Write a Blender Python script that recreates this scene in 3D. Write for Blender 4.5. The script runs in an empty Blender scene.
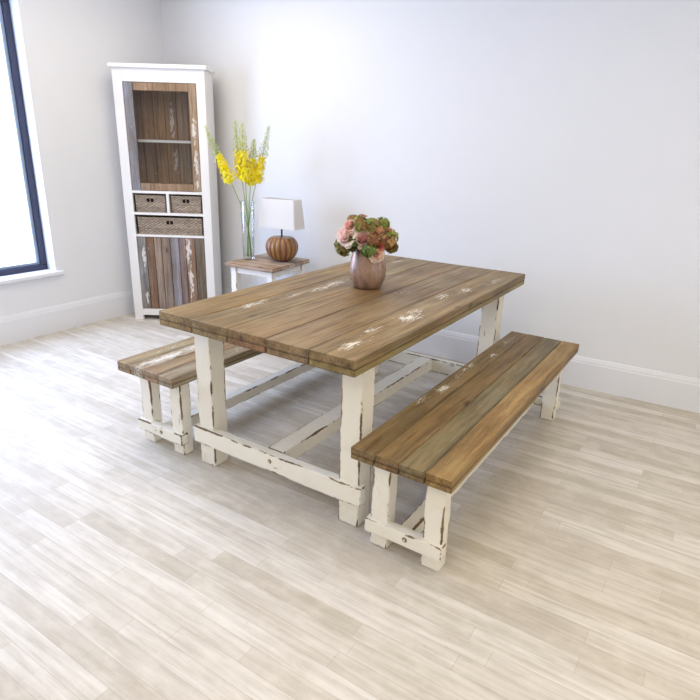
import bpy, math, random
import numpy as np
from mathutils import Vector, Matrix
random.seed(7)
PI = math.pi
SC = bpy.context.scene
COL = SC.collection

# ------------------------------------------------------------------ helpers
def tag(o, label=None, cat=None, group=None, kind=None):
    if label: o['label'] = label
    if cat: o['category'] = cat
    if group: o['group'] = group
    if kind: o['kind'] = kind
    return o

def empty(name, loc=(0, 0, 0), rz=0.0, parent=None):
    o = bpy.data.objects.new(name, None)
    COL.objects.link(o)
    o.empty_display_size = 0.1
    o.location = loc
    o.rotation_euler = (0, 0, rz)
    if parent: o.parent = parent
    return o

class MB:
    """collects geometry for ONE mesh object"""
    def __init__(s):
        s.v = []; s.f = []; s.fu = []; s.fd = []; s.tint = []; s.smooth = []
    def vert(s, p):
        s.v.append(tuple(p)); return len(s.v) - 1
    def face(s, idx, uv=None, d=(0, 0), tint=(1, 1, 1), smooth=False):
        s.f.append(tuple(idx))
        n = len(idx)
        if uv is None: uv = [(0, 0)] * n
        s.fu += [(u[0], u[1], 0) for u in uv]
        s.fd += [(d[0], d[1], 0)] * n
        if isinstance(tint, list): s.tint += [(t[0], t[1], t[2], 1) for t in tint]
        else: s.tint += [(tint[0], tint[1], tint[2], 1)] * n
        s.smooth.append(smooth)
    def box(s, lo, hi, bev=0.003, axis=None, seg=1, wob=0.0, tint=(1, 1, 1), M=None, edge=None, sides=()):
        """bevelled (hand-sawn when wob>0) box; axis = length direction"""
        lo = list(lo); hi = list(hi)
        dim = [hi[i] - lo[i] for i in range(3)]
        c = [(hi[i] + lo[i]) / 2 for i in range(3)]
        if axis is None: axis = max(range(3), key=lambda i: dim[i])
        a1, a2 = (axis + 1) % 3, (axis + 2) % 3
        A, B, L = dim[a1] / 2, dim[a2] / 2, dim[axis] / 2
        b = min(bev, A * .45, B * .45, L * .45)
        ring = [(A - b, -B), (A, -B + b), (A, B - b), (A - b, B), (-A + b, B), (-A, B - b), (-A, -B + b), (-A + b, -B)]
        ts = [-L + b] + [-L + b + (2 * L - 2 * b) * k / seg for k in range(1, seg)] + [L - b]
        def P(x, y, t):
            p = [0, 0, 0]; p[axis] = c[axis] + t; p[a1] = c[a1] + x; p[a2] = c[a2] + y
            p = Vector(p)
            return M @ p if M else p
        rings = []
        for k, t in enumerate(ts):
            r = []
            for q in range(0, 8, 2):
                wx, wy = (random.uniform(-wob, wob), random.uniform(-wob, wob)) if 0 < k < len(ts) - 1 else (0, 0)
                for (x, y) in ring[q:q + 2]:
                    r.append(s.vert(P(x + wx, y + wy, t)))
            # reorder: corners are pairs (0,1),(2,3),(4,5),(6,7)
            rings.append(r)
        cx = lambda x: x * (A - b) / A if A else 0
        e0 = [s.vert(P(x * (1 - b / A), y * (1 - b / B), -L)) for x, y in ring]
        e1 = [s.vert(P(x * (1 - b / A), y * (1 - b / B), L)) for x, y in ring]
        for k in range(len(ts) - 1):
            r0, r1 = rings[k], rings[k + 1]
            t0, t1 = ts[k], ts[k + 1]
            for i in range(8):
                j = (i + 1) % 8
                q = (r0[i], r0[j], r1[j], r1[i])
                if i % 2 == 1:      # main face
                    W = B if i in (1, 5) else A
                    s.face(q, [(-W, t0), (W, t0), (W, t1), (-W, t1)], (W, L), edge if (edge and i in sides) else tint)
                else:
                    s.face(q, [(0, t0), (0, t0), (0, t1), (0, t1)], (0, L), tint)
        for (e, r, sg) in ((e0, rings[0], -1), (e1, rings[-1], 1)):
            for i in range(8):
                j = (i + 1) % 8
                q = (r[i], e[i], e[j], r[j]) if sg > 0 else (e[i], r[i], r[j], e[j])
                q = q[::-1] if sg > 0 else q[::1]
                s.face(q if sg < 0 else q, None, (0, 0), tint)
            idx = e if sg > 0 else e[::-1]
            pts = ring if sg > 0 else ring[::-1]
            s.face(idx, [(x, y) for x, y in pts], (A, B), edge or tint)
        return s
    def lathe(s, prof, n=32, M=None, tint=(1, 1, 1), rib=None, cap0=True, cap1=True):
        rows = []
        for (r, z) in prof:
            row = []
            for k in range(n):
                a = 2 * PI * k / n
                rr = r * (rib(a) if rib else 1)
                p = Vector((rr * math.cos(a), rr * math.sin(a), z))
                row.append(s.vert(M @ p if M else p))
            rows.append(row)
        for i in range(len(rows) - 1):
            for k in range(n):
                l = (k + 1) % n
                s.face((rows[i][k], rows[i][l], rows[i + 1][l], rows[i + 1][k]), tint=tint, smooth=True)
        if cap0: s.face(rows[0][::-1], tint=tint)
        if cap1: s.face(rows[-1], tint=tint)
        return s
    def tube(s, pts, rad, n=8, tint=(1, 1, 1)):
        pts = [Vector(p) for p in pts]
        rows = []
        for i, p in enumerate(pts):
            d = (pts[min(i + 1, len(pts) - 1)] - pts[max(i - 1, 0)]).normalized()
            u = d.cross(Vector((0.13, 0.97, 0.2))).normalized(); w = d.cross(u)
            r = rad[i] if isinstance(rad, (list, tuple)) else rad
            rows.append([s.vert(p + (u * math.cos(2 * PI * k / n) + w * math.sin(2 * PI * k / n)) * r) for k in range(n)])
        for i in range(len(rows) - 1):
            for k in range(n):
                l = (k + 1) % n
                s.face((rows[i][k], rows[i][l], rows[i + 1][l], rows[i + 1][k]), tint=tint, smooth=True)
        s.face(rows[0][::-1], tint=tint); s.face(rows[-1], tint=tint)
        return s
    def grid(s, fn, nu, nv, tint=(1, 1, 1), skip=None):
        idx = [[s.vert(fn(i / nu, j / nv)) for i in range(nu + 1)] for j in range(nv + 1)]
        for j in range(nv):
            for i in range(nu):
                if skip and skip((i + .5) / nu, (j + .5) / nv): continue
                t = tint((i + .5) / nu, (j + .5) / nv) if callable(tint) else tint
                s.face((idx[j][i], idx[j][i + 1], idx[j + 1][i + 1], idx[j + 1][i]), tint=t, smooth=True)
    def build(s, name, mat, parent=None, fix=True):
        me = bpy.data.meshes.new(name)
        me.from_pydata(s.v, [], s.f)
        at = me.attributes.new('fu', 'FLOAT_VECTOR', 'CORNER'); at.data.foreach_set('vector', np.array(s.fu, dtype=np.float32).ravel())
        at = me.attributes.new('fd', 'FLOAT_VECTOR', 'CORNER'); at.data.foreach_set('vector', np.array(s.fd, dtype=np.float32).ravel())
        at = me.attributes.new('tint', 'FLOAT_COLOR', 'CORNER'); at.data.foreach_set('color', np.array(s.tint, dtype=np.float32).ravel())
        me.polygons.foreach_set('use_smooth', s.smooth)
        me.materials.append(mat)
        me.update()
        if fix:
            import bmesh
            bm = bmesh.new(); bm.from_mesh(me)
            bmesh.ops.recalc_face_normals(bm, faces=bm.faces)
            bm.to_mesh(me); bm.free()
        o = bpy.data.objects.new(name, me)
        COL.objects.link(o)
        if parent: o.parent = parent
        return o

# ------------------------------------------------------------------ node helpers
def srgb(r, g, b):
    f = lambda c: (c / 255 / 12.92) if c / 255 <= .04045 else ((c / 255 + .055) / 1.055) ** 2.4
    return (f(r), f(g), f(b), 1)

class NT:
    def __init__(s, name):
        s.m = bpy.data.materials.new(name); s.m.use_nodes = True
        s.t = s.m.node_tree; s.t.nodes.clear()
        s.out = s.n('ShaderNodeOutputMaterial')
    def n(s, typ, **kw):
        nd = s.t.nodes.new(typ)
        for k, v in kw.items(): setattr(nd, k, v)
        return nd
    def l(s, a, b): s.t.links.new(a, b)
    def put(s, sock, v):
        if v is None: return
        if hasattr(v, 'is_output'): s.l(v, sock)
        else: sock.default_value = v
    def math(s, op, a, b=None, c=None, clamp=False):
        nd = s.n('ShaderNodeMath', operation=op); nd.use_clamp = clamp
        s.put(nd.inputs[0], a); s.put(nd.inputs[1], b)
        if c is not None: s.put(nd.inputs[2], c)
        return nd.outputs[0]
    def vmath(s, op, a, b=None):
        nd = s.n('ShaderNodeVectorMath', operation=op)
        s.put(nd.inputs[0], a); s.put(nd.inputs[1], b)
        return nd.outputs[1] if op == 'LENGTH' else nd.outputs[0]
    def mix(s, f, a, b, mode='MIX'):
        nd = s.n('ShaderNodeMix', data_type='RGBA', blend_type=mode)
        s.put(nd.inputs[0], f); s.put(nd.inputs[6], a); s.put(nd.inputs[7], b)
        return nd.outputs[2]
    def noise(s, vec, scale, detail=4, rough=.5, dist=0):
        nd = s.n('ShaderNodeTexNoise'); s.put(nd.inputs['Vector'], vec)
        nd.inputs['Scale'].default_value = scale; nd.inputs['Detail'].default_value = detail
        nd.inputs['Roughness'].default_value = rough; nd.inputs['Distortion'].default_value = dist
        return nd.outputs['Fac']
    def mapr(s, v, a, b, c=0, d=1, smooth=False):
        nd = s.n('ShaderNodeMapRange'); nd.clamp = True
        if smooth: nd.interpolation_type = 'SMOOTHSTEP'
        s.put(nd.inputs[0], v)
        for i, x in enumerate((a, b, c, d)): nd.inputs[1 + i].default_value = x
        return nd.outputs[0]
    def ramp(s, v, stops):
        nd = s.n('ShaderNodeValToRGB'); e = nd.color_ramp.elements
        while len(e) < len(stops): e.new(.5)
        for i, (p, c) in enumerate(stops): e[i].position = p; e[i].color = c
        s.put(nd.inputs[0], v); return nd.outputs[0]
    def coords(s, scale=(1, 1, 1)):
        tc = s.n('ShaderNodeTexCoord'); mp = s.n('ShaderNodeMapping')
        mp.inputs['Scale'].default_value = scale
        if getattr(s, 'vary', False):
            oi = s.n('ShaderNodeObjectInfo')
            cb = s.n('ShaderNodeCombineXYZ')
            for i, k in enumerate((37.0, 53.0, 71.0)): s.l(s.math('MULTIPLY', oi.outputs['Random'], k), cb.inputs[i])
            s.l(s.vmath('ADD', tc.outputs['Object'], cb.outputs[0]), mp.inputs['Vector'])
        else: s.l(tc.outputs['Object'], mp.inputs['Vector'])
        return mp.outputs[0]
    def attr(s, name, out='Color'):
        nd = s.n('ShaderNodeAttribute', attribute_name=name); return nd.outputs[out]
    def bump(s, h, strength=.3, dist=.002):
        nd = s.n('ShaderNodeBump'); nd.inputs['Strength'].default_value = strength; nd.inputs['Distance'].default_value = dist
        s.put(nd.inputs['Height'], h); return nd.outputs[0]
    def bsdf(s, color, rough=.6, spec=.5, normal=None, metallic=0, **kw):
        nd = s.n('ShaderNodeBsdfPrincipled')
        s.put(nd.inputs['Base Color'], color); s.put(nd.inputs['Roughness'], rough)
        s.put(nd.inputs['Specular IOR Level'], spec); s.put(nd.inputs['Metallic'], metallic)
        if normal is not None: s.l(normal, nd.inputs['Normal'])
        for k, v in kw.items(): s.put(nd.inputs[k], v)
        s.l(nd.outputs[0], s.out.inputs[0]); return nd

def edge_dist(t):
    fu = t.attr('fu', 'Vector'); fd = t.attr('fd', 'Vector')
    d = t.vmath('SUBTRACT', fd, t.vmath('ABSOLUTE', fu))
    sp = t.n('ShaderNodeSeparateXYZ'); t.l(d, sp.inputs[0])
    return t.math('MINIMUM', sp.outputs[0], sp.outputs[1])

def reclaimed(name, axis, flecks=(), rough=.55, gain=1.0, fleck_all=None, contrast=1.0):
    """old sawn planks; grain along axis; tint attribute = each plank's own colour"""
    t = NT(name); t.vary = True
    sc = [22, 22, 22]; sc[axis] = 1.3
    sc2 = [70, 70, 70]; sc2[axis] = 4
    v = t.coords(tuple(sc)); v2 = t.coords(tuple(sc2)); v0 = t.coords()
    g1 = t.noise(v, 1.0, 5, .62, .5); g2 = t.noise(v2, 1.0, 3, .6); g3 = t.noise(v0, 5.0, 4, .6)
    base = t.attr('tint')
    c = t.mix(t.mapr(g1, .36, .66), (.68, .66, .62, 1), (1.34, 1.35, 1.35, 1))
    col = t.mix(min(1.0, .9 * contrast), base, c, 'MULTIPLY')
    col = t.mix(t.mapr(g2, .48, .66, 0, .75), col, (.56, .51, .44, 1), 'MULTIPLY')
    sc3 = [160, 160, 160]; sc3[axis] = 7; g4 = t.noise(t.coords(tuple(sc3)), 1.0, 3, .7)
    col = t.mix(t.mapr(g4, .34, .60, .5, 0), col, (.60, .55, .48, 1), 'MULTIPLY')
    g5 = t.noise(v0, 3.0, 5, .65); col = t.mix(t.mapr(g5, .40, .60, .8, 0), col, (.84, .75, .62, 1), 'MULTIPLY')
    # weathered grey patches
    col = t.mix(t.mapr(g3, .44, .66, 0, .9), col, (1.02, 1.12, 1.30, 1), 'MULTIPLY')
    # knots and worm marks
    vo = t.n('ShaderNodeTexVoronoi'); sk = [9, 9, 9]; sk[axis] = 3.2
    t.l(t.coords(tuple(sk)), vo.inputs['Vector']); vo.inputs['Scale'].default_value = 1.0
    col = t.mix(t.mapr(vo.outputs['Distance'], .05, .13, .8, 0), col, (.34, .26, .2, 1), 'MULTIPLY')
    # dark worn arrises
    ed = edge_dist(t)
    col = t.mix(t.mapr(ed, 0, .0035, .85, 0), col, (.42, .35, .26, 1), 'MULTIPLY')
    # paint remnants
    fl = None
    sf = [150, 150, 150]; sf[axis] = 22
    fn = t.noise(t.coords(tuple(sf)), 1.0, 6, .85)
    tc = t.n('ShaderNodeTexCoord').outputs['Object']
    for (x, y, rx, ry, k) in flecks:
        d = t.vmath('LENGTH', t.vmath('MULTIPLY', t.vmath('SUBTRACT', tc, (x, y, 0)), (1 / (1.25 * rx), 1 / (1.5 * ry), 0)))
        m = t.math('MULTIPLY', t.math('SUBTRACT', 1.0, d, clamp=True), k)
        fl = m if fl is None else t.math('MAXIMUM', fl, m)
    if fleck_all: fl = t.math('MAXIMUM', fl, fleck_all) if fl is not None else fleck_all
    if fl is not None:
        msk = t.mapr(t.math('ADD', fn, t.math('MULTIPLY', fl, .20)), .655, .675)
        if not fleck_all: msk = t.math('MULTIPLY', msk, t.mapr(fl, .02, .1))
        col = t.mix(t.math('MULTIPLY', msk, .85), col, srgb(232, 230, 220))
    h = t.math('ADD', t.math('MULTIPLY', g1, .6), t.math('MULTIPLY', g2, .5))
    t.bsdf(col, rough, .4, t.bump(h, .35, .003))
    return t.m

def chippy(name, color, chip=1.0, axis=2):
    t = NT(name); t.vary = True
    v = t.coords()
    sa = [34, 34, 34]; sa[axis] = 9; sb = [38, 38, 38]; sb[axis] = 7
    n1 = t.noise(t.coords(tuple(sa)), 1.0, 6, .72, .3); n2 = t.noise(t.coords(tuple(sb)), 1.0, 4, .65)
    n3 = t.noise(v, 6.5, 3, .6)
    ed = edge_dist(t)
    # paint lost along arrises
    th = t.math('MULTIPLY', t.math('SUBTRACT', t.math('ADD', t.math('MULTIPLY', n1, .62), t.math('MULTIPLY', n3, .38)), .495), .055 * chip)
    m1 = t.mapr(t.math('SUBTRACT', th, ed), 0, .0008)
    m2 = t.mapr(n2, .655, .69, 0, .8)
    # a few scrapes along the rails and posts
    m = t.math('MAXIMUM', m1, t.math('MULTIPLY', m2, t.mapr(n3, .45, .6)))
    under = t.mix(t.mapr(n1, .4, .65), srgb(72, 56, 42), srgb(140, 118, 90))
    halo = t.mapr(t.math('SUBTRACT', t.math('ADD', th, .005), ed), 0, .006, 0, .30)
    dirt = t.mapr(t.noise(v, 9, 5, .7), .55, .8, 0, .25)
    c = t.mix(dirt, color, srgb(206, 192, 164))
    c = t.mix(halo, c, srgb(206, 190, 158))
    c = t.mix(m, c, under)
    t.bsdf(c, t.math('ADD', .42, t.math('MULTIPLY', m, .4)), .4, t.bump(t.math('ADD', t.math('MULTIPLY', n2, .3), t.math('SUBTRACT', 1.0, m)), .35, .0015))
    return t.m

def plain(name, color, rough=.6, spec=.4, bump=None, metallic=0, **kw):
    t = NT(name)
    nrm = t.bump(t.noise(t.coords(), bump[0], 4, .6), bump[1], .002) if bump else None
    v = t.noise(t.coords(), 7, 3, .5)
    c = t.mix(t.mapr(v, .3, .7, .0, .06), color, (color[0] * .8, color[1] * .8, color[2] * .8, 1))
    t.bsdf(c, rough, spec, nrm, metallic, **kw)
    return t.m

def tinted(name, rough=.6, noise=0.15, sss=0.0, spec=.3, transl=0.0):
    t = NT(name)
    v = t.noise(t.coords(), 60, 3, .6)
    c = t.mix(t.mapr(v, .3, .7, 0, noise), t.attr('tint'), (.05, .04, .03, 1))
    nd = t.bsdf(c, rough, spec)
    if transl:
        tr = t.n('ShaderNodeBsdfTranslucent'); t.l(c, tr.inputs[0])
        mx = t.n('ShaderNodeMixShader'); mx.inputs[0].default_value = transl
        t.l(nd.outputs[0], mx.inputs[1]); t.l(tr.outputs[0], mx.inputs[2]); t.l(mx.outputs[0], t.out.inputs[0])
    return t.m

def glass(name, tintc=(1, 1, 1, 1), fmin=.03, fmax=.6):
    t = NT(name)
    lw = t.n('ShaderNodeLayerWeight'); lw.inputs[0].default_value = .35
    f = t.mapr(lw.outputs['Fresnel'], 0, 1, fmin, fmax)
    tr = t.n('ShaderNodeBsdfTransparent'); tr.inputs[0].default_value = tintc
    gl = t.n('ShaderNodeBsdfGlossy'); gl.inputs['Roughness'].default_value = .04
    mx = t.n('ShaderNodeMixShader'); t.l(f, mx.inputs[0]); t.l(tr.outputs[0], mx.inputs[1]); t.l(gl.outputs[0], mx.inputs[2])
    t.l(mx.outputs[0], t.out.inputs[0])
    return t.m

# ------------------------------------------------------------------ materials
M_wall = plain('wall_paint', srgb(225, 228, 234), .85, .25, (90, .06))
M_ceil = plain('ceiling_paint', srgb(235, 235, 232), .9, .2)
M_skirt = plain('skirting_paint', srgb(226, 229, 236), .4, .4)
M_frame = plain('window_frame_paint', srgb(44, 48, 72), .35, .5)
M_pane = glass('window_glass', (1, 1, 1, 1), .0, .3)
M_doorglass = glass('cabinet_glass', (.93, .93, .92, 1), .02, .5)
M_vase = glass('vase_glass', (.97, .985, .98, 1), .01, .45)
PAINT = srgb(240, 236, 223)
M_whites = [chippy('chipped_white_paint', PAINT, 1.0, a) for a in range(3)]
M_white = M_whites[2]
M_cab = plain('cabinet_white_paint', srgb(232, 230, 228), .45, .4, (60, .05))
M_side = chippy('side_table_white_paint', srgb(232, 230, 228), .35)

def floor_mat():
    t = NT('whitewashed_floor')
    v = t.coords()
    br = t.n('ShaderNodeTexBrick'); t.l(v, br.inputs['Vector'])
    br.inputs['Color1'].default_value = (0, 0, 0, 1); br.inputs['Color2'].default_value = (1, 1, 1, 1)
    br.inputs['Mortar'].default_value = (.5, .5, .5, 1)
    br.inputs['Scale'].default_value = 1; br.inputs['Brick Width'].default_value = .62; br.inputs['Row Height'].default_value = .068
    br.inputs['Mortar Size'].default_value = .0009; br.inputs['Mortar Smooth'].default_value = .3
    br.offset = .37; br.offset_frequency = 3; br.squash = 1.25; br.squash_frequency = 2
    sp = t.n('ShaderNodeSeparateXYZ'); t.l(v, sp.inputs[0])
    row = t.math('FLOOR', t.math('DIVIDE', sp.outputs[1], .068))
    cb = t.n('ShaderNodeCombineXYZ'); t.l(t.math('MULTIPLY', sp.outputs[0], 3.0), cb.inputs[0]); t.l(t.math('MULTIPLY', sp.outputs[1], 42.0), cb.inputs[1]); t.l(t.math('MULTIPLY', row, 7.3), cb.inputs[2])
    g = t.noise(cb.outputs[0], 1.0, 4, .6, .3)
    g2 = t.noise(t.coords((9, 14, 1)), 1.0, 3, .6)
    col = t.mix(br.outputs['Color'], srgb(194, 187, 175), srgb(222, 218, 212))
    col = t.mix(t.mapr(g, .34, .64, .68, 0), col, srgb(176, 167, 151))
    col = t.mix(t.mapr(g2, .45, .7, 0, .35), col, srgb(228, 223, 214))
    kn = t.n('ShaderNodeTexVoronoi'); t.l(t.coords((3, 8, 1)), kn.inputs['Vector'])
    col = t.mix(t.mapr(kn.outputs['Distance'], .03, .10, .35, 0), col, srgb(150, 134, 114))
    col = t.mix(t.math('MULTIPLY', br.outputs['Fac'], .45), col, srgb(140, 130, 118))
    t.bsdf(col, t.mapr(g, .3, .7, .5, .62), .28, t.bump(t.math('SUBTRACT', g, br.outputs['Fac']), .12, .001))
    return t.m
M_floor = floor_mat()

# ------------------------------------------------------------------ the room
XL = -2.387
ZC = 2.75
XR, YF = 5.2, -4.6
def yb(x): return 2.238 + .036 * x
def struct(o, label=None, cat=None):
    o['kind'] = 'structure'
    return o
mb = MB(); mb.box((XL - .3, YF - .3, -.12), (XR + .3, 3.0, 0), .001); struct(mb.build('floor', M_floor))
mb = MB(); mb.box((XL - .3, YF - .3, ZC), (XR + .3, 3.0, ZC + .12), .001); struct(mb.build('ceiling', M_ceil))
WY0, WY1, WZ0, WZ1 = -1.25, .937, .475, 2.38
mb = MB()
T = .26
mb.box((XL - T, WY1, 0), (XL, 3.0, ZC), .0005)
mb.box((XL - T, YF - .3, 0), (XL, WY0, ZC), .0005)
mb.box((XL - T, WY0, 0), (XL, WY1, WZ0), .0005)
mb.box((XL - T, WY0, WZ1), (XL, WY1, ZC), .0005)
struct(mb.build('wall_left', M_wall))
def backprism(name, x0, x1, off0, off1, prof, mat):
    """prism following the back wall; prof = [(distance into the room, z)]"""
    mb = MB()
    a = [mb.vert((x0, yb(x0) - d, z)) for d, z in prof]; b = [mb.vert((x1, yb(x1) - d, z)) for d, z in prof]
    n = len(prof)
    for i in range(n):
        j = (i + 1) % n; mb.face((a[i], a[j], b[j], b[i]))
    mb.face(a[::-1]); mb.face(b)
    return mb.build(name, mat)
struct(backprism('wall_back', XL, XR, 0, 0, [(0, 0), (0, ZC), (-.2, ZC), (-.2, 0)], M_wall))
mb = MB(); mb.box((XR, YF, 0), (XR + .2, 2.6, ZC), .0005); struct(mb.build('wall_right', M_wall))
mb = MB(); mb.box((XL, YF - .2, 0), (XR, YF, ZC), .0005); struct(mb.build('wall_front', M_wall))
SK = [(0, 0), (.018, 0), (.018, .168), (.014, .178), (.014, .186), (.006, .207), (0, .21)]
struct(backprism('baseboard_back', XL + .018, XR, 0, 0, SK, M_skirt))
mb = MB()
a = [mb.vert((XL + d, YF, z)) for d, z in SK]; b = [mb.vert((XL + d, 2.151, z)) for d, z in SK]
for i in range(len(SK)):
    j = (i + 1) % len(SK); mb.face((a[i], a[j], b[j], b[i]))
mb.face(a); mb.face(b)
struct(mb.build('baseboard_left', M_skirt))

win = struct(empty('window_1', (XL - .14, (WY0 + WY1) / 2, WZ0)))
hw = (WY1 - WY0) / 2; hh = WZ1 - WZ0
fr = MB(); fw = .048
fr.box((-.03, -hw, 0), (.035, hw, fw), .003); fr.box((-.03, -hw, hh - fw), (.035, hw, hh), .003)
fr.box((-.03, -hw, fw), (.035, -hw + fw, hh - fw), .003); fr.box((-.03, hw - fw, fw), (.035, hw, hh - fw), .003)
fr.box((-.03, -.03, fw), (.035, .03, hh - fw), .003)
fo = fr.build('window_frame', M_frame, win)
M_bead = plain('window_bead_paint', srgb(150, 166, 190), .35, .5)
bd = MB()
for (y0, y1) in ((-hw + fw, -.03), (.03, hw - fw)):
    bd.box((-.02, y0, fw), (.015, y1, fw + .02), .002); bd.box((-.02, y0, hh - fw - .02), (.015, y1, hh - fw), .002)
    bd.box((-.02, y0, fw + .02), (.015, y0 + .025, hh - fw - .02), .002); bd.box((-.02, y1 - .025, fw + .02), (.015, y1, hh - fw - .02), .002)
bo = bd.build('window_bead', M_bead, win); bo['label'] = 'blue grey glazing bead'
for (y0, y1) in ((-hw + fw + .025, -.055), (.055, hw - fw - .025)):
    pn = MB(); pn.box((-.010, y0, fw + .02), (-.006, y1, hh - fw - .02), .0005); pn.build('window_pane', M_pane, win)
sl = MB(); sl.box((.036, -hw + .001, .0004), (.14, hw - .001, .006), .001); sl.box((.1401, -hw - .05, -.026), (.175, hw + .05, .006), .006)
sl.build('window_sill', M_skirt, win)

# ------------------------------------------------------------------ tables and benches
def jit(c, k=.04):
    return tuple(x * (1 + random.uniform(-k, k)) for x in c[:3])
TAB = [srgb(216, 192, 152), srgb(210, 198, 166), srgb(204, 186, 150), srgb(200, 190, 164), srgb(212, 199, 162)]
M_top = reclaimed('table_planks', 1, [
    (.236, .32, .04, .10, 1), (.225, .42, .03, .08, .9), (.275, .92, .05, .13, 1), (.29, .80, .04, .12, 1), (.213, 1.70, .04, .08, 1), (.27, .62, .03, .16, .7), (.30, 1.2, .04, .1, .7),
    (.90, .60, .055, .09, 1.15), (.875, .70, .04, .07, .9), (.85, 1.04, .04, .08, 1), (.89, 1.24, .05, .08, .95), (.866, .34, .035, .08, 1),
    (.904, .14, .04, .10, 1), (.93, 1.56, .05, .12, .75), (.66, 1.0, .04, .12, .5)], .5)
M_bench = reclaimed('bench_planks', 1, [
    (.066, 1.277, .025, .05, 1.1), (.03, 1.06, .025, .05, 1.1), (.03, .98, .022, .05, .9), (.035, .89, .022, .05, .9), (.045, .70, .03, .07, 1.2),
    (.02, .52, .03, .08, .8), (.05, 1.55, .04, .12, .7)], .52)
M_bench2 = reclaimed('pale_bench_planks', 1, [
    (.15, .16, .05, .22, 1.25), (.14, .45, .05, .3, 1.15), (.16, .9, .05, .4, 1.0), (.05, .3, .04, .3, .55), (.34, .5, .05, .3, .5)], .45)

def plank_top(W, L, H, t, n, cols, mat, parent, name, upper=.56, gap=.0017):
    """planks on a lower layer of boards round the rim; sawn ends and outer edges browner, with their shade put into the tint"""
    m = MB()
    w = W / n; th = t * upper
    low = H - t; up = H - th - .0003
    for k in range(n):
        c = jit(cols[k], .02)
        e = tuple(x * y for x, y in zip(jit(cols[k], .05), (.44, .37, .27)))  # end grain brown plus painted shade of the upright faces, both layers
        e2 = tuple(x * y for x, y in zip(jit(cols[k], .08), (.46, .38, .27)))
        e0 = random.uniform(-.003, .002); e1 = random.uniform(-.003, .003)
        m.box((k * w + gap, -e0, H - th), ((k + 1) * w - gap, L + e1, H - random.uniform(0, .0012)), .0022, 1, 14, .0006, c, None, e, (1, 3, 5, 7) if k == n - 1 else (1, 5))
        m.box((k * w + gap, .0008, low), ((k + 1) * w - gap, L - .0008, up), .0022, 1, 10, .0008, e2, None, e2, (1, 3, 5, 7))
    return m.build(name, mat, parent)

def post(lo, hi, mat, parent, name='leg', bev=.0035, wob=.0014):
    if mat is M_white: mat = M_whites[max(range(3), key=lambda i: hi[i] - lo[i])]
    m = MB(); m.box(lo, hi, bev, None, max(3, int(max(hi[i] - lo[i] for i in range(3)) / .05)), wob)
    return m.build(name, mat, parent)

def bolt(x, y, z, r, parent, mat):
    Mx = Matrix.Translation((x, y, z)) @ Matrix.Rotation(PI / 2, 4, 'X')
    m = MB(); m.lathe([(r, 0), (r, .0015), (r * .8, .0020)], 18, Mx)
    o = m.build('bolt', mat, parent)
    m = MB(); m.lathe([(r * .62, .0021), (r * .62, .006), (r * .5, .0075)], 6, Mx); m.build('bolt_head', M_boltpaint, o)
M_boltpaint = plain('bolt_paint', srgb(206, 196, 176), .5)
M_rust = plain('rusty_metal', srgb(120, 98, 66), .6, .4, (80, .3), .3)

# dining table
W, L, H, t = 1.0065, 1.8725, .78, .0624
tb = tag(empty('dining_table'), 'large dining table of wide weathered planks on chipped white legs', 'table')
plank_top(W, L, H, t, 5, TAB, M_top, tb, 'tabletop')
lx, lw, ld = .0524, .0962, .0912
for (x0, y0) in ((lx, .1397), (W - lx - lw, .1397), (lx, 1.592), (W - lx - lw, 1.592)):
    post((x0, y0, 0), (x0 + lw, y0 + ld, H - t), M_white, tb)
post((.034, .119, .113), (.975, .165, .198), M_white, tb, 'end_rail')
post((.034, 1.658, .113), (.975, 1.704, .198), M_white, tb, 'end_rail')
post((.458, .165, .128), (.548, 1.658, .198), M_white, tb, 'centre_rail')
# apron rails tucked under the top
post((.30, .15, H - t - .05), (.36, 1.67, H - t), M_white, tb, 'under_rail'); post((.64, .15, H - t - .05), (.70, 1.67, H - t), M_white, tb, 'under_rail')
bolt(.508, .119, .165, .010, tb, M_rust)

def bench(loc, cols, mat, label):
    W, L, H, t = .3992, 1.767, .4463, .0493
    b = tag(empty('bench', loc), label, 'bench', 'long plank benches beside the dining table')
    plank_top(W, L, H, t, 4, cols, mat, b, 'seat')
    lx, lw, ld, ly = .0506, .0759, .0607, .0829
    for (x0, y0) in ((lx, ly), (W - lx - lw, ly), (lx, L - ly - ld), (W - lx - lw, L - ly - ld)):
        post((x0, y0, 0), (x0 + lw, y0 + ld, H - t), M_white, b)
    post((.036, ly - .022, .064), (W - .040, ly + .024, .121), M_white, b, 'end_rail')
    post((.036, L - ly - .024, .064), (W - .040, L - ly + .022, .121), M_white, b, 'end_rail')
    post((.164, ly + .024, .052), (.220, L - ly - .024, .112), M_white, b, 'centre_rail')
    bolt(.212, ly - .022, .097, .010, b, M_rust)
    return b
BC = [srgb(204, 190, 154), srgb(200, 178, 138), srgb(198, 190, 166), srgb(226, 204, 150)]
BC2 = [srgb(232, 218, 198), srgb(234, 226, 212), srgb(232, 210, 184), srgb(230, 222, 210)]
bench((.9916, .0087, 0), BC, M_bench, 'brown plank bench nearest the camera, right of the dining table')
bench((-.4010, .0441, 0), BC2, M_bench2, 'paler plank bench half hidden on the window side of the dining table')

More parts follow.
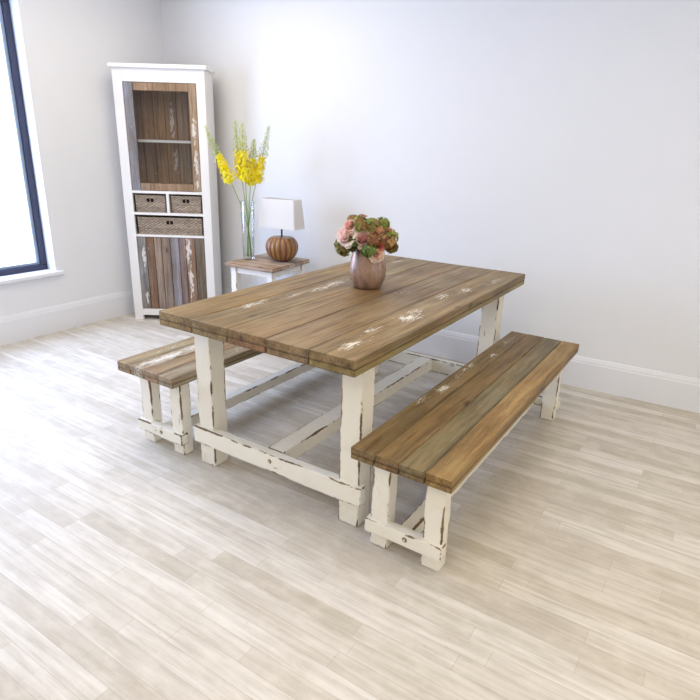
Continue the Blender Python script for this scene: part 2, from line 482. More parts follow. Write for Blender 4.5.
# ------------------------------------------------------------------ side table
SY = math.radians(5)
ST = (-1.153, 1.544, 0)
def onst(x, y, z): return Vector((ST[0] + x * math.cos(SY) - y * math.sin(SY), ST[1] + x * math.sin(SY) + y * math.cos(SY), z))
st = tag(empty('side_table', ST, SY), 'small side table with weathered plank top holding the lamp and tall glass vase', 'side table')
M_stop = reclaimed('side_table_planks', 0, [], .6, fleck_all=.15, contrast=.7)
sW, sL, sH = .44, .50, .62
m = MB(); wy = sL / 5
for k in range(5):
    m.box((0, k * wy + .001, sH - .030), (sW, (k + 1) * wy - .001, sH - 0), .003, 0, 6, 0, jit(srgb(*random.choice([(186, 164, 152), (172, 152, 138), (198, 180, 166)])), .05))
m.build('tabletop', M_stop, st)
for (x, y) in ((.028, .03), (sW - .028 - .052, .03), (.028, sL - .03 - .052), (sW - .028 - .052, sL - .03 - .052)):
    post((x, y, 0), (x + .052, y + .052, sH - .03), M_side, st)
post((.08, .040, sH - .080), (sW - .08, .062, sH - .0305), M_side, st, 'apron'); post((.08, sL - .062, sH - .080), (sW - .08, sL - .040, sH - .0305), M_side, st, 'apron')
post((.036, .082, sH - .080), (.058, sL - .082, sH - .0305), M_side, st, 'apron'); post((sW - .058, .082, sH - .080), (sW - .036, sL - .082, sH - .0305), M_side, st, 'apron')
m = MB(); m.box((.03, .03, .16), (sW - .03, sL - .03, .178), .002, 0, 1, 0, srgb(150, 132, 118)[:3]); m.build('lower_shelf', M_stop, st)

# ------------------------------------------------------------------ cabinet (diagonal across the corner)
YAW = math.radians(32.76)
cb = tag(empty('display_cabinet', (-2.19, 1.474, 0), YAW), 'tall white cabinet with plank doors and a glazed top standing across the corner', 'cabinet')
cW, cD, cH = .704, .265, 1.98
b = MB()
sw = .073
# local: x right, y away from the room, z up
b.box((0, 0, 0), (sw, .028, cH), .002); b.box((cW - .068, 0, 0), (cW, .028, cH), .002)
b.box((0, .028, 0), (.020, cD, cH), .001); b.box((cW - .020, .028, 0), (cW, cD, cH), .001)
x0, x1 = sw, cW - .068
for (z0, z1) in ((.040, .096), (.714, .732), (.891, .911), (1.062, 1.083), (1.885, cH)):
    b.box((x0, .001, z0), (x1, .027, z1), .001)
for (z0, z1) in ((.085, .10), (.714, .73), (.892, .908), (1.063, 1.08), (1.90, 1.92)):
    b.box((.0201, .0281, z0), (cW - .0201, cD - .0121, z1), .0005)
b.box((.345, .001, .9112), (.366, .22, 1.0618), .001)
b.box((-.02, -.02, cH), (cW + .02, cD, cH + .03), .004)
b.box((x0 - .03, .0281, .04), (x0, .09, .09), .001)
b.build('carcass', M_cab, cb)
M_back = reclaimed('cabinet_boards', 2, [], .6, fleck_all=.18, contrast=1.0)
cc = [(172, 138, 104), (146, 116, 90), (180, 148, 116), (154, 132, 116), (176, 136, 96), (140, 112, 90)]
b = MB(); n = 7
for k in range(n):
    xa = .0205 + (cW - .041) * k / n
    b.box((xa + .001, cD - .012, .02), (xa + (cW - .041) / n - .001, cD, cH - .02), .001, 2, 1, 0, jit(srgb(*cc[(k * 2) % 6]), .08))
bk = b.build('back_panel', M_back, cb); bk['label'] = 'brown weathered back boards'
# shelf behind the glass
b = MB(); b.box((.021, .06, 1.452), (cW - .021, cD - .013, 1.472), .001); b.build('shelf', M_cab, cb)
# plank door below
dr = MB(); cols = [(140, 132, 134), (134, 112, 92), (158, 138, 126), (146, 130, 120), (152, 150, 164), (132, 118, 112), (148, 124, 106), (122, 106, 98)]
dx0, dx1 = x0 + .002, x1 - .002
xs = [0, .13, .25, .36, .49, .62, .72, .86, 1]
for k in range(8):
    dr.box((dx0 + (dx1 - dx0) * xs[k] + .0008, .004, .098), (dx0 + (dx1 - dx0) * xs[k + 1] - .0008, .0245, .712), .0015, 2, 8, .0006, jit(srgb(*cols[k]), .06))
M_door = reclaimed('door_boards', 2, [], .6, contrast=1.0)
def add_vertical_flecks(mat, spots):
    t = NT.__new__(NT); t.m = mat; t.t = mat.node_tree
    bs = [n for n in t.t.nodes if n.type == 'BSDF_PRINCIPLED'][0]
    src = bs.inputs['Base Color'].links[0].from_socket
    tc = t.n('ShaderNodeTexCoord').outputs['Object']; fl = None
    fn = t.noise(t.coords((70, 70, 26)), 1.0, 4, .7)
    for (x, z, rx, rz, k) in spots:
        d = t.vmath('LENGTH', t.vmath('MULTIPLY', t.vmath('SUBTRACT', tc, (x, 0, z)), (1 / rx, 0, 1 / rz)))
        mm = t.math('MULTIPLY', t.math('SUBTRACT', 1.0, d, clamp=True), k)
        fl = mm if fl is None else t.math('MAXIMUM', fl, mm)
    msk = t.mapr(t.math('ADD', fn, t.math('MULTIPLY', fl, .42)), .66, .74)
    t.l(t.mix(t.math('MULTIPLY', msk, .85), src, srgb(216, 214, 208)), bs.inputs['Base Color'])
add_vertical_flecks(M_door, [(x0 + .425, .62, .035, .18, .95), (x0 + .435, .36, .03, .25, .85), (x0 + .05, .55, .025, .14, 1.0), (x0 + .045, .2, .025, .12, .8)])
d1 = dr.build('plank_door', M_door, cb)
# glazed door above
gz0, gz1 = 1.0845, 1.8835
M_gd = reclaimed('glazed_door_frame', 2, [], .6, contrast=.9)
add_vertical_flecks(M_back, [(.36, 1.62, .03, .2, .8), (.37, 1.3, .025, .16, .75)])
add_vertical_flecks(M_gd, [(x1 - .035, 1.55, .03, .16, .85), (x1 - .03, 1.3, .028, .14, .85), (x1 - .03, 1.15, .02, .08, .8), (x0 + .10, 1.35, .02, .12, .6)])
g = MB()
g.box((dx0, .004, gz0), (dx0 + .072, .026, gz1), .002, 2, 8, .0006, srgb(138, 136, 142)[:3])
g.box((dx1 - .062, .004, gz0), (dx1, .026, gz1), .002, 2, 8, .0006, srgb(164, 140, 114)[:3])
g.box((dx0 + .0722, .004, gz0), (dx1 - .0622, .026, gz0 + .060), .002, 0, 6, .0006, srgb(150, 124, 98)[:3])
g.box((dx0 + .0722, .004, gz1 - .060), (dx1 - .0622, .026, gz1), .002, 0, 6, .0006, srgb(150, 124, 98)[:3])
gd = g.build('glazed_door', M_gd, cb)
p = MB(); p.box((dx0 + .0722, .012, gz0 + .060), (dx1 - .0622, .016, gz1 - .060), .0004); p.build('glass_pane', M_doorglass, gd)
k = MB(); k.lathe([(.006, 0), (.006, .002), (.002, .003)], 10, Matrix.Translation((.29, .004, gz0 + .027)) @ Matrix.Rotation(PI / 2, 4, 'X')); ko = k.build('lock_plate', M_rust, gd)

# baskets
M_rat = tinted('rattan', .7, .25)
M_dark = plain('dark_inside_shade', srgb(40, 33, 28), .9, .1)
def basket(x, w, z, h, label):
    Mt = cb.matrix_world if False else Matrix.Translation((-2.19, 1.474, 0)) @ Matrix.Rotation(YAW, 4, 'Z')
    loc = Mt @ Vector((x + w / 2, .012, z))
    bt = tag(empty('wicker_basket', loc, YAW), label, 'basket', 'wicker baskets in the middle of the cabinet')
    d = .20; m = MB(); rows = max(6, round(h / .0105)); rh = h / rows; half = w / 2; tp = .006
    def side(p0, p1, nrm, holes=False):
        p0 = Vector(p0); p1 = Vector(p1); nrm = Vector(nrm); ln = (p1 - p0).length; nu = int(ln / .006)
        for r in range(rows):
            tn = random.uniform(.75, 1.15)
            def fn(u, v, r=r):
                a = v * PI
                wv = math.sin(PI * u * ln / .018 + PI * r)
                q = p0.lerp(p1, u) + nrm * (math.sin(a) * .0035 + wv * .0028)
                q.z = r * rh + v * rh * 1.05; q -= nrm * (1 - q.z / h) * tp
                return q
            def tint(u, v, r=r):
                wv = math.sin(PI * u * ln / .018 + PI * r)
                kk = tn * (1.0 + .30 * wv) * (.78 + .44 * ((math.sin(int(u * ln / .018) * 12.9898 + r * 78.233) * 43758.5453) % 1))
                return (.36 * kk, .29 * kk, .22 * kk)
            sk = None
            if holes and rows * .58 < r + .5 < rows * .84:
                hc = .5; sk = lambda u, v: (.006 < abs((u - hc) * ln) < .030)
            m.grid(fn, nu, 3, tint, sk)
    side((-half, 0, 0), (half, 0, 0), (0, -1, 0), True)
    side((half, 0, 0), (half, d, 0), (1, 0, 0)); side((half, d, 0), (-half, d, 0), (0, 1, 0)); side((-half, d, 0), (-half, 0, 0), (-1, 0, 0))
    m.build('woven_body', M_rat, bt, fix=False)
    r_ = MB()
    pts = []
    N = 60
    loop = [(-half, 0), (half, 0), (half, d), (-half, d), (-half, 0)]
    for (a, b2) in zip(loop[:-1], loop[1:]):
        for q in range(N // 4):
            f = q / (N // 4); pts.append((a[0] + (b2[0] - a[0]) * f, a[1] + (b2[1] - a[1]) * f, h + .001 * math.sin(q * 1.9)))
    pts.append(pts[0])
    r_.tube(pts, .0042, 6, (.30, .24, .18)); r_.build('rim', M_rat, bt)
    ln = MB(); ln.box((-half + .014, .012, .001), (half - .014, d - .012, .006), .0005)
    ln.build('bottom', M_dark, bt)
    # added dark sheet standing in for the shade inside the hand holes
    li = MB(); li.box((-half + .012, .010, .007), (half - .012, .013, h - .008), .0005); li.build('hole_shade_sheet', M_dark, bt)
basket(.090, .240, .9118, .132, 'small wicker basket on the upper cubby shelf, left one of the pair')
basket(.383, .236, .9118, .132, 'small wicker basket on the upper cubby shelf, right one of the pair')
basket(.094, .524, .7328, .136, 'wide wicker basket directly above the plank door of the cabinet')

# ------------------------------------------------------------------ lamp
lb = onst(.3135, .298, .62)
lm = empty('table_lamp', lb, SY); lm.scale = (.972,) * 3
lm = tag(lm, 'table lamp with ribbed brown pumpkin base and rectangular white shade', 'lamp')
def pumpkin_mat():
    t = NT('pumpkin_wood')
    c = t.attr('tint'); n1 = t.noise(t.coords((25, 25, 6)), 1.0, 4, .6)
    col = t.mix(t.mapr(n1, .3, .7, .5, 0), c, srgb(72, 42, 18))
    t.bsdf(col, .28, .6, t.bump(n1, .2, .002)); return t.m
m = MB(); NR = 18; n = NR * 8; rows = []
for i in range(25):
    a = -PI / 2 + PI * i / 24
    r = .128 * (math.cos(a) ** .62 if math.cos(a) > 1e-6 else 0); z = .104 + .104 * math.sin(a) * (1 - .10 * math.cos(a)); r *= 1.0 + .05 * math.sin(a)
    if math.sin(a) > .86: z -= (math.sin(a) - .86) * .10
    row = []
    for k in range(n):
        th = 2 * PI * k / n; rb = 1 - .085 * (1 - abs(math.sin(NR * th / 2))) ** 1.6
        row.append(m.vert((max(r, .004) * rb * math.cos(th), max(r, .004) * rb * math.sin(th), max(z, 0))))
    rows.append(row)
for i in range(24):
    for k in range(n):
        g_ = abs(math.sin(NR * (k + .5) * PI / n)); seg = int(k / 8)
        base = Vector(srgb(158, 116, 62)[:3]) if seg % 3 else Vector(srgb(168, 116, 84)[:3])
        c = base.lerp(Vector(srgb(92, 56, 24)[:3]), (1 - g_) ** 1.1 * .95)
        l = (k + 1) % n
        m.face((rows[i][k], rows[i][l], rows[i + 1][l], rows[i + 1][k]), tint=tuple(c), smooth=True)
m.face(rows[0][::-1]); m.face(rows[-1])
m.build('pumpkin_base', pumpkin_mat(), lm)
M_bronze = plain('dark_bronze', srgb(52, 42, 36), .4, .5, None, .6)
m = MB(); m.lathe([(.022, .180), (.020, .188), (.009, .192), (.007, .20), (.0065, .30), (.015, .302), (.015, .345), (.010, .35)], 16); m.build('stem', M_bronze, lm)
t_ = NT('linen_shade'); n_ = t_.noise(t_.coords((160, 160, 160)), 1.0, 2, .5)
c_ = t_.mix(t_.mapr(n_, .3, .7, 0, .08), srgb(240, 240, 242), srgb(204, 200, 190))
pb = t_.bsdf(c_, .8, .2); tr = t_.n('ShaderNodeBsdfTranslucent'); t_.put(tr.inputs[0], srgb(238, 234, 228)); mx = t_.n('ShaderNodeMixShader'); mx.inputs[0].default_value = .35
t_.l(pb.outputs[0], mx.inputs[1]); t_.l(tr.outputs[0], mx.inputs[2]); t_.l(mx.outputs[0], t_.out.inputs[0])
M_shade = t_.m
m = MB()
b0, b1 = (.170, .078), (.152, .056); zb, zt = .262, .478; th = .0022
def rrect(hx, hy, z, rc=.012):
    pts = []
    for (sx, sy, a0) in ((1, 1, 0), (-1, 1, PI / 2), (-1, -1, PI), (1, -1, 3 * PI / 2)):
        for q in range(5):
            a = a0 + PI / 2 * q / 4; pts.append((sx * (hx - rc) + rc * math.cos(a), sy * (hy - rc) + rc * math.sin(a), z))
    return pts
ringsA = [rrect(b0[0], b0[1], zb), rrect(b1[0], b1[1], zt), rrect(b1[0] - th, b1[1] - th, zt), rrect(b0[0] - th, b0[1] - th, zb)]
idx = [[m.vert(p) for p in r] for r in ringsA]
for i in range(4):
    for k in range(20):
        l = (k + 1) % 20; m.face((idx[i][k], idx[i][l], idx[(i + 1) % 4][l], idx[(i + 1) % 4][k]))
m.build('lamp_shade', M_shade, lm)
m = MB(); m.tube([(-.145, 0, .462), (0, 0, .44), (.145, 0, .462)], .0018, 6); m.tube([(0, -.05, .46), (0, 0, .44), (0, .05, .46)], .0018, 6)
m.tube([(0, 0, .345), (0, 0, .442)], .002, 6); m.build('shade_carrier', M_bronze, lm)
m = MB(); m.lathe([(.012, .35), (.022, .375), (.028, .40), (.022, .424), (.006, .434)], 16); m.build('bulb', plain('bulb_glass', srgb(235, 232, 225), .3), lm)

# ------------------------------------------------------------------ glass vase with yellow spikes
vb = onst(.0757, .1955, .62)
m = MB(); prof_o = [(.040, 0), (.044, .003), (.046, .02), (.048, .15), (.051, .30), (.055, .448), (.055, .452)]
prof_i = [(.0525, .452), (.0525, .448), (.0485, .30), (.0455, .15), (.0435, .03), (.036, .022)]
m.lathe(prof_o + prof_i, 40)
va = m.build('glass_vase', M_vase, None); va.location = vb; va.scale = (.972,) * 3
tag(va, 'tall clear cylinder glass vase holding yellow flower spikes on the side table', 'vase')
Rv = Vector((math.cos(YAW), math.sin(YAW), 0)); Fv = Vector((-math.sin(YAW), math.cos(YAW), 0))
M_stem = tinted('flower_stem_green', .5, .1)
M_yel = tinted('yellow_petals', .6, .0, transl=.3)
M_bud = tinted('green_buds', .6, .1, transl=.2)
def bez(p, u):
    # Catmull-like through 4 points using de Casteljau on cubic
    a, b, c, d = p
    return a * (1 - u) ** 3 + b * 3 * u * (1 - u) ** 2 + c * 3 * u * u * (1 - u) + d * u ** 3
def spike(pts, f_y0, f_y1, label, rmax=.034, dep=0.0):
    e = empty('yellow_flower_spike', vb); e.scale = (.965,) * 3
    e = tag(e, label, 'flower', 'yellow flower spikes in the tall glass vase')
    P4 = [Rv * r + Fv * d + Vector((0, 0, z)) for (r, d, z) in pts]
    N = 30
    line = [bez(P4, i / N) for i in range(N + 1)]
    m = MB(); m.tube(line, [.0042 - .0030 * i / N for i in range(N + 1)], 7, srgb(120, 156, 80)[:3]); m.build('stem', M_stem, e)
    fl = MB(); bd = MB(); gold = PI * (3 - math.sqrt(5)); nfl = 230
    for i in range(nfl):
        u = f_y0 + (f_y1 - f_y0) * (i + .5) / nfl
        c = bez(P4, u); tg = (bez(P4, min(1, u + .01)) - bez(P4, u - .01)).normalized()
        ax = tg.cross(Vector((.3, .9, .1))).normalized(); ay = tg.cross(ax); a = i * gold
        out = ax * math.cos(a) + ay * math.sin(a)
        q = (u - f_y0) / (f_y1 - f_y0)
        rr = rmax * (1.0 - .42 * q) * (.6 + .4 * min(1, q / .12)) * random.uniform(.4, 1.35)
        pc = c + out * rr + tg * rr * .25
        fl.tube([c, c.lerp(pc, .6), pc], .0007, 4, srgb(180, 180, 60)[:3])
        up = (out + tg * .35).normalized(); s1 = up.cross(tg).normalized(); s2 = up.cross(s1)
        sz = .0135 * (1 - .3 * q) * random.uniform(.8, 1.2)
        cy = random.choice([(255, 246, 30), (255, 248, 80), (255, 238, 20), (255, 250, 130)])
        for k in range(5):
            b_ = 2 * PI * k / 5 + a
            d1 = s1 * math.cos(b_) + s2 * math.sin(b_); d2 = s1 * math.cos(b_ + PI / 2) + s2 * math.sin(b_ + PI / 2)
            v = [pc, pc + d1 * sz * .55 + d2 * sz * .32 + up * sz * .25, pc + d1 * sz + up * sz * .12, pc + d1 * sz * .55 - d2 * sz * .32 + up * sz * .25]
            fl.face([fl.vert(x) for x in v], tint=srgb(*cy)[:3])
        st2 = pc + up * sz * .9
        fl.tube([pc, st2], [.0006, .0011], 4, srgb(236, 196, 30)[:3])
    fl.build('petals', M_yel, e, fix=False)
    nb = 100
    for i in range(nb):
        u = f_y1 - .03 + (1.0 - f_y1 + .03) * (i + .5) / nb
        c = bez(P4, u); tg = (bez(P4, min(1, u + .01)) - bez(P4, u - .01)).normalized()
        ax = tg.cross(Vector((.3, .9, .1))).normalized(); ay = tg.cross(ax); a = i * gold
        out = ax * math.cos(a) + ay * math.sin(a); q = i / nb
        rr = (rmax * .74 * (1 - .80 * q) + .003) * random.uniform(.35, 1.2)
        p1 = c + out * rr * .9 + tg * rr * .8
        g_ = srgb(*random.choice([(206, 220, 140), (222, 230, 156), (184, 204, 120)]))[:3] if random.random() > .25 * (1 - q) else srgb(214, 206, 60)[:3]
        sz = .0062 * (1 - .45 * q)
        bd.tube([c, p1], .0006, 4, g_)
        dirn = (out + tg).normalized()
        bd.tube([p1, p1 + dirn * sz * .8, p1 + dirn * sz * 2.0, p1 + dirn * sz * 2.6], [.0008, sz * .7, sz * .6, .0004], 6, g_)
    bd.build('buds', M_bud, e)
# (right, depth, height) control points
spike([(.018, .01, .024), (.02, .0, .42), (-.16, -.01, .62), (-.292, -.02, .985)], .58, .80, 'yellow flower spike leaning far out to the left, over the cabinet edge', .042)
spike([(.012, .018, .024), (.00, .02, .40), (-.06, .02, .70), (-.080, .03, 1.030)], .57, .78, 'tallest upright yellow flower spike, second from the left in the glass vase', .046)
spike([(.0, -.012, .024), (.005, -.01, .40), (-.01, -.02, .70), (-.020, -.03, 1.010)], .56, .79, 'upright yellow flower spike in the very middle of the glass vase', .046)
spike([(-.004, .0, .024), (.0, .01, .40), (.03, .01, .60), (.062, .01, .90)], .60, .84, 'shortest yellow flower spike, just right of the middle in the glass vase', .042)
spike([(-.014, .012, .024), (-.01, .01, .42), (.09, .02, .62), (.172, .03, 1.0)], .58, .79, 'yellow flower spike leaning right towards the lamp shade', .042)

# ------------------------------------------------------------------ flower pot and bouquet
pb_ = Vector((.455, .965, .78))
def pot_mat():
    t = NT('mottled_glaze')
    v = t.coords((26, 26, 3)); n1 = t.noise(v, 1.0, 4, .6, .4); n2 = t.noise(t.coords(), 38, 4, .7); n3 = t.noise(t.coords((12, 12, 5)), 1.0, 2, .5)
    col = t.ramp(n1, [(.3, srgb(104, 84, 72)), (.45, srgb(142, 116, 104)), (.55, srgb(172, 128, 92)), (.66, srgb(180, 166, 162))])
    col = t.mix(t.mapr(n2, .5, .7, 0, .6), col, srgb(138, 130, 120))
    col = t.mix(t.mapr(n3, .5, .65, 0, .4), col, srgb(190, 178, 176))
    t.bsdf(col, t.mapr(n2, .3, .7, .2, .45), .5, t.bump(n2, .15, .002), .35); return t.m
m = MB()
po = [(.060, 0), (.068, .003), (.080, .022), (.090, .05), (.095, .082), (.094, .11), (.089, .15), (.081, .19), (.078, .21), (.0775, .214)]
pi_ = [(.072, .214), (.074, .19), (.084, .15), (.089, .10), (.084, .05), (.070, .016), (.02, .012)]
m.lathe(po + pi_, 48)
pot = m.build('flower_pot', pot_mat(), None); pot.location = pb_
tag(pot, 'rounded mottled pink brown pot full of blooms on the dining table', 'vase')

M_petal = tinted('rose_petals', .6, .06, transl=.25)
M_hyd = tinted('hydrangea_petals', .6, .15, transl=.2)
def place(r, z):
    f = math.sqrt(max(.02, 1 - (r / .19) ** 2 - ((z - .255) / .13) ** 2)) * .12
    return f
def stem_to(m, c, tint):
    # from the head's underside down into the pot
    q = Vector((c.x * .35, c.y * .35, 0)); 
    rim = Vector((c.x, c.y, 0)); 
    if rim.length > .058: rim = rim * (.058 / rim.length)
    zr = max(.218, 0)
    pts = [c, Vector((rim.x, rim.y, max(zr, min(c.z, .235)))), Vector((rim.x * .8, rim.y * .8, .15)), Vector((q.x * .5, q.y * .5, .03))]
    m.tube(pts, .0022, 6, tint)
def rose(r, z, R, cin, cout, label, back=False, f=None):
    r -= .012
    if f is None: f = place(r, z)
    if back: f = -f
    c = Rv * r - Fv * f + Vector((0, 0, z + .15 * f))
    e = tag(empty('rose', pb_), label, 'flower', 'roses in the mottled pot')
    dirn = (c - Vector((0, 0, .17))).normalized()
    dirn = (dirn + (-Fv) * (.25 if not back else -.2)).normalized()
    qt = dirn.to_track_quat('Z', 'Y').to_matrix().to_4x4(); Mx = Matrix.Translation(c) @ qt
    m = MB()
    for layer, (n_, open_, s_) in enumerate([(3, .16, .45), (4, .38, .62), (5, .68, .8), (6, 1.0, .95), (6, 1.3, 1.0)]):
        for k in range(n_):
            a = 2 * PI * k / n_ + layer * .7 + random.uniform(-.15, .15)
            ht = R * (1.15 - .10 * layer); wd = R * (.55 + .10 * layer)
            op = open_ + random.uniform(-.08, .08)
            def fn(u, v, a=a, ht=ht, wd=wd, op=op, layer=layer):
                # v along the petal, u across
                x = (u - .5) * 2
                w_ = wd * math.sin(PI * min(1, .12 + v * .62)) * x
                rad = R * (.07 + .05 * layer) + math.sin(op) * ht * v + (R * .10 * v * v * (layer > 2)) - R * .12 * x * x * (1 - .3 * layer / 4)
                zz = math.cos(op) * ht * v - R * .45 - (R * .18 * max(0, v - .75) * 4 if layer > 2 else 0) + R * .03 * math.sin(5 * x + a * 3) * v
                zz -= R * .12 * x * x * v
                p = Vector((rad * math.cos(a) - w_ * math.sin(a), rad * math.sin(a) + w_ * math.cos(a), zz))
                return Mx @ p
            q = layer / 4
            def tint(u, v, q=q):
                cc_ = Vector(srgb(*cin)[:3]).lerp(Vector(srgb(*cout)[:3]), min(1, q * .8 + v * .35))
                return tuple(cc_)
            m.grid(fn, 5, 5, tint)
    m.build('petals', M_petal, e, fix=False)
    g = MB(); stem_to(g, c - dirn * R * .45, srgb(96, 112, 58)[:3])
    for k in range(5):
        a = 2 * PI * k / 5; 
        def fs(u, v, a=a):
            x = (u - .5) * 2; w_ = R * .22 * math.sin(PI * min(1, .1 + v * .9)) * x; rad = R * (.1 + .75 * v)
            return Mx @ Vector((rad * math.cos(a) - w_ * math.sin(a), rad * math.sin(a) + w_ * math.cos(a), -R * (.52 - .15 * v * v)))
        g.grid(fs, 2, 4, srgb(88, 116, 50)[:3])
    g.build('stem', M_stem, e)
def hydr(r, z, R, cols, label, back=False, f=None, nfl=46):
    r -= .012
    if f is None: f = place(r, z)
    if back: f = -f
    c = Rv * r - Fv * f * .95 + Vector((0, 0, z + .15 * f))
    e = tag(empty('hydrangea_head', pb_), label, 'flower', 'hydrangea heads in the mottled pot')
    m = MB(); gold = PI * (3 - math.sqrt(5))
    dirn = (c - Vector((0, 0, .17))).normalized(); qt = dirn.to_track_quat('Z', 'Y').to_matrix()
    for i in range(nfl):
        zz = 1 - 1.65 * (i + .5) / nfl; rr = math.sqrt(1 - zz * zz); a = i * gold
        o = qt @ Vector((rr * math.cos(a), rr * math.sin(a), zz))
        pc = c + o * R * random.uniform(.62, 1.15)
        s1 = o.cross(Vector((.2, .3, .93))).normalized(); s2 = o.cross(s1); rot = random.uniform(0, PI)
        sz = R * random.uniform(.34, .58); cc_ = srgb(*random.choice(cols))[:3]; c2 = tuple(x * .75 for x in cc_)
        m.tube([c + o * R * .3, pc], .0008, 4, srgb(96, 110, 50)[:3])
        for k in range(4):
            b_ = rot + PI / 2 * k; d1 = s1 * math.cos(b_) + s2 * math.sin(b_); d2 = s1 * math.cos(b_ + PI / 2) + s2 * math.sin(b_ + PI / 2)
            lift = random.uniform(-.1, .35)
            P = [pc, pc + d1 * sz * .4 + d2 * sz * .42 + o * sz * .15, pc + d1 * sz * .95 + d2 * sz * .30 + o * sz * lift, pc + d1 * sz * 1.05 + o * sz * lift * .8,
                 pc + d1 * sz * .95 - d2 * sz * .30 + o * sz * lift, pc + d1 * sz * .4 - d2 * sz * .42 + o * sz * .15]
            ii = [m.vert(x) for x in P]
            m.face((ii[0], ii[1], ii[2], ii[3]), tint=[c2, cc_, cc_, cc_], smooth=True); m.face((ii[0], ii[3], ii[4], ii[5]), tint=[c2, cc_, cc_, cc_], smooth=True)
    m.build('florets', M_hyd, e, fix=False)
    g = MB(); stem_to(g, c, srgb(96, 112, 58)[:3]); g.build('stem', M_stem, e)

rose(-.108, .262, .054, (248, 214, 212), (252, 246, 236), 'large white and pink rose at the far left of the pot bouquet')
rose(-.088, .312, .034, (238, 186, 178), (248, 228, 216), 'pink rose at the upper left of the pot bouquet, above the large white one')
rose(-.022, .246, .042, (222, 164, 160), (242, 216, 206), 'dusky pink rose in the centre front of the pot bouquet')
rose(.052, .288, .038, (242, 194, 156), (250, 232, 206), 'peach rose right of centre near the top of the pot bouquet')
rose(.104, .285, .036, (232, 174, 160), (246, 220, 206), 'pale pink rose at the far right of the pot bouquet', f=.035)
rose(.052, .172, .036, (246, 208, 192), (252, 240, 228), 'cream pink rose hanging lowest over the front rim of the pot', f=.125)
rose(.066, .214, .026, (226, 128, 122), (242, 176, 164), 'small coral red rose just above the lowest hanging rose', f=.118)
OL = [(172, 176, 92), (158, 164, 84), (194, 190, 120), (160, 130, 88)]
GR = [(128, 158, 88), (150, 172, 104), (108, 138, 74), (178, 186, 122)]
BR = [(170, 124, 86), (190, 156, 108), (150, 104, 78), (176, 168, 104)]
DK = [(104, 114, 56), (124, 106, 62), (136, 90, 68), (148, 150, 78)]
hydr(-.030, .318, .036, OL + BR[:1], 'olive hydrangea head at the top centre of the pot bouquet')
hydr(.022, .312, .034, OL + GR[:2], 'green olive hydrangea head at the top, between centre and peach rose')
hydr(.075, .322, .028, GR + OL[:2], 'small green hydrangea head at the upper right edge of the bouquet')
hydr(-.075, .338, .024, [(186, 130, 96), (150, 110, 70), (170, 140, 90)], 'tan hydrangea head peeking over the upper left of the bouquet', f=.03)
hydr(.100, .250, .042, BR + OL[:2], 'brown and olive hydrangea head on the right side of the bouquet')
hydr(.118, .216, .034, [(150, 140, 60), (170, 150, 76), (124, 110, 48)], 'mustard hydrangea head at the lower right of the bouquet', f=.06)
hydr(-.115, .205, .040, DK, 'dark olive hydrangea head at the lower left of the bouquet', f=.07)
hydr(.008, .196, .036, GR, 'fresh green hydrangea head hanging over the front of the pot rim', f=.115)
hydr(.032, .242, .036, BR + [(170, 100, 76)], 'reddish brown hydrangea head right of the dusky pink rose')
hydr(-.062, .222, .034, [(60, 84, 40), (80, 100, 48), (96, 92, 50)], 'dark green hydrangea head left of the dusky pink rose', f=.10)
hydr(-.06, .27, .05, OL + BR, 'back left hydrangea head of the pot bouquet behind the roses', back=True)
hydr(.05, .27, .05, GR + OL, 'back right hydrangea head of the pot bouquet behind the roses', back=True)

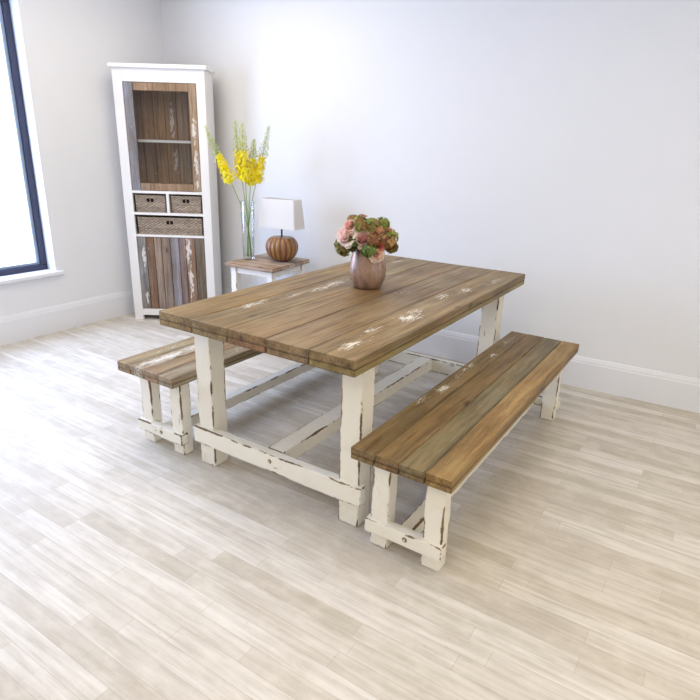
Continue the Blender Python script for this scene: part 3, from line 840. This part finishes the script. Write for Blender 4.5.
# ------------------------------------------------------------------ light
wd = bpy.data.worlds.new('overcast_sky'); SC.world = wd; wd.use_nodes = True
nt = wd.node_tree; nt.nodes.clear()
bg = nt.nodes.new('ShaderNodeBackground'); ou = nt.nodes.new('ShaderNodeOutputWorld'); nt.links.new(bg.outputs[0], ou.inputs[0])
bg.inputs[0].default_value = (.56, .69, 1.0, 1); bg.inputs[1].default_value = 15.0
def area(name, loc, rot, sx, sy, power, color, portal=False):
    l = bpy.data.lights.new(name, 'AREA'); l.shape = 'RECTANGLE'; l.size = sx; l.size_y = sy; l.energy = power; l.color = color
    if portal: l.cycles.is_portal = True
    o = bpy.data.objects.new(name, l); COL.objects.link(o); o.location = loc; o.rotation_euler = rot; return o
area('window_portal', (XL - .20, (WY0 + WY1) / 2, (WZ0 + WZ1) / 2), (0, -PI / 2, 0), WZ1 - WZ0 - .12, WY1 - WY0 - .12, 1, (1, 1, 1), True)
warm = (1.0, .86, .63)
for (x, y, p_) in ((-1.0, .9, 24), (1.6, .1, 24), (3.8, -.2, 27), (1.2, -2.6, 28), (3.6, -3.0, 30)):
    area('ceiling_lamp_and_fill', (x, y, ZC - .03), (0, 0, 0), 1.3, 1.2, p_, (1.0, .82, .56) if x < 0 else warm)  # leftmost one is added to lighten and warm the cabinet corner

# ------------------------------------------------------------------ camera
f, C, yaw, pitch, roll = 578.4863, Vector((1.9856, -1.5585, 1.467)), math.radians(-32.7611), math.radians(-19.3739), math.radians(1.7675)
F = Vector((math.sin(yaw) * math.cos(pitch), math.cos(yaw) * math.cos(pitch), math.sin(pitch)))
R = Vector((math.cos(yaw), -math.sin(yaw), 0)); U = R.cross(F)
R2 = R * math.cos(roll) + U * math.sin(roll); U2 = -R * math.sin(roll) + U * math.cos(roll)
cam = bpy.data.cameras.new('camera'); cam.sensor_width = 36; cam.lens = f / 700 * 36; cam.clip_start = .05
co = bpy.data.objects.new('camera', cam); COL.objects.link(co)
Mc = Matrix((( R2.x, U2.x, -F.x), (R2.y, U2.y, -F.y), (R2.z, U2.z, -F.z))).to_4x4(); Mc.translation = C
co.matrix_world = Mc
SC.camera = co
SC.view_settings.view_transform = 'Standard'; SC.view_settings.look = 'None'; SC.view_settings.gamma = 1; SC.view_settings.use_curve_mapping = False
SC.view_settings.exposure = -0.06
SC.cycles.use_denoising = True
SC.cycles.max_bounces = 10; SC.cycles.diffuse_bounces = 6; SC.cycles.transparent_max_bounces = 16
SC.cycles.caustics_reflective = False; SC.cycles.caustics_refractive = False
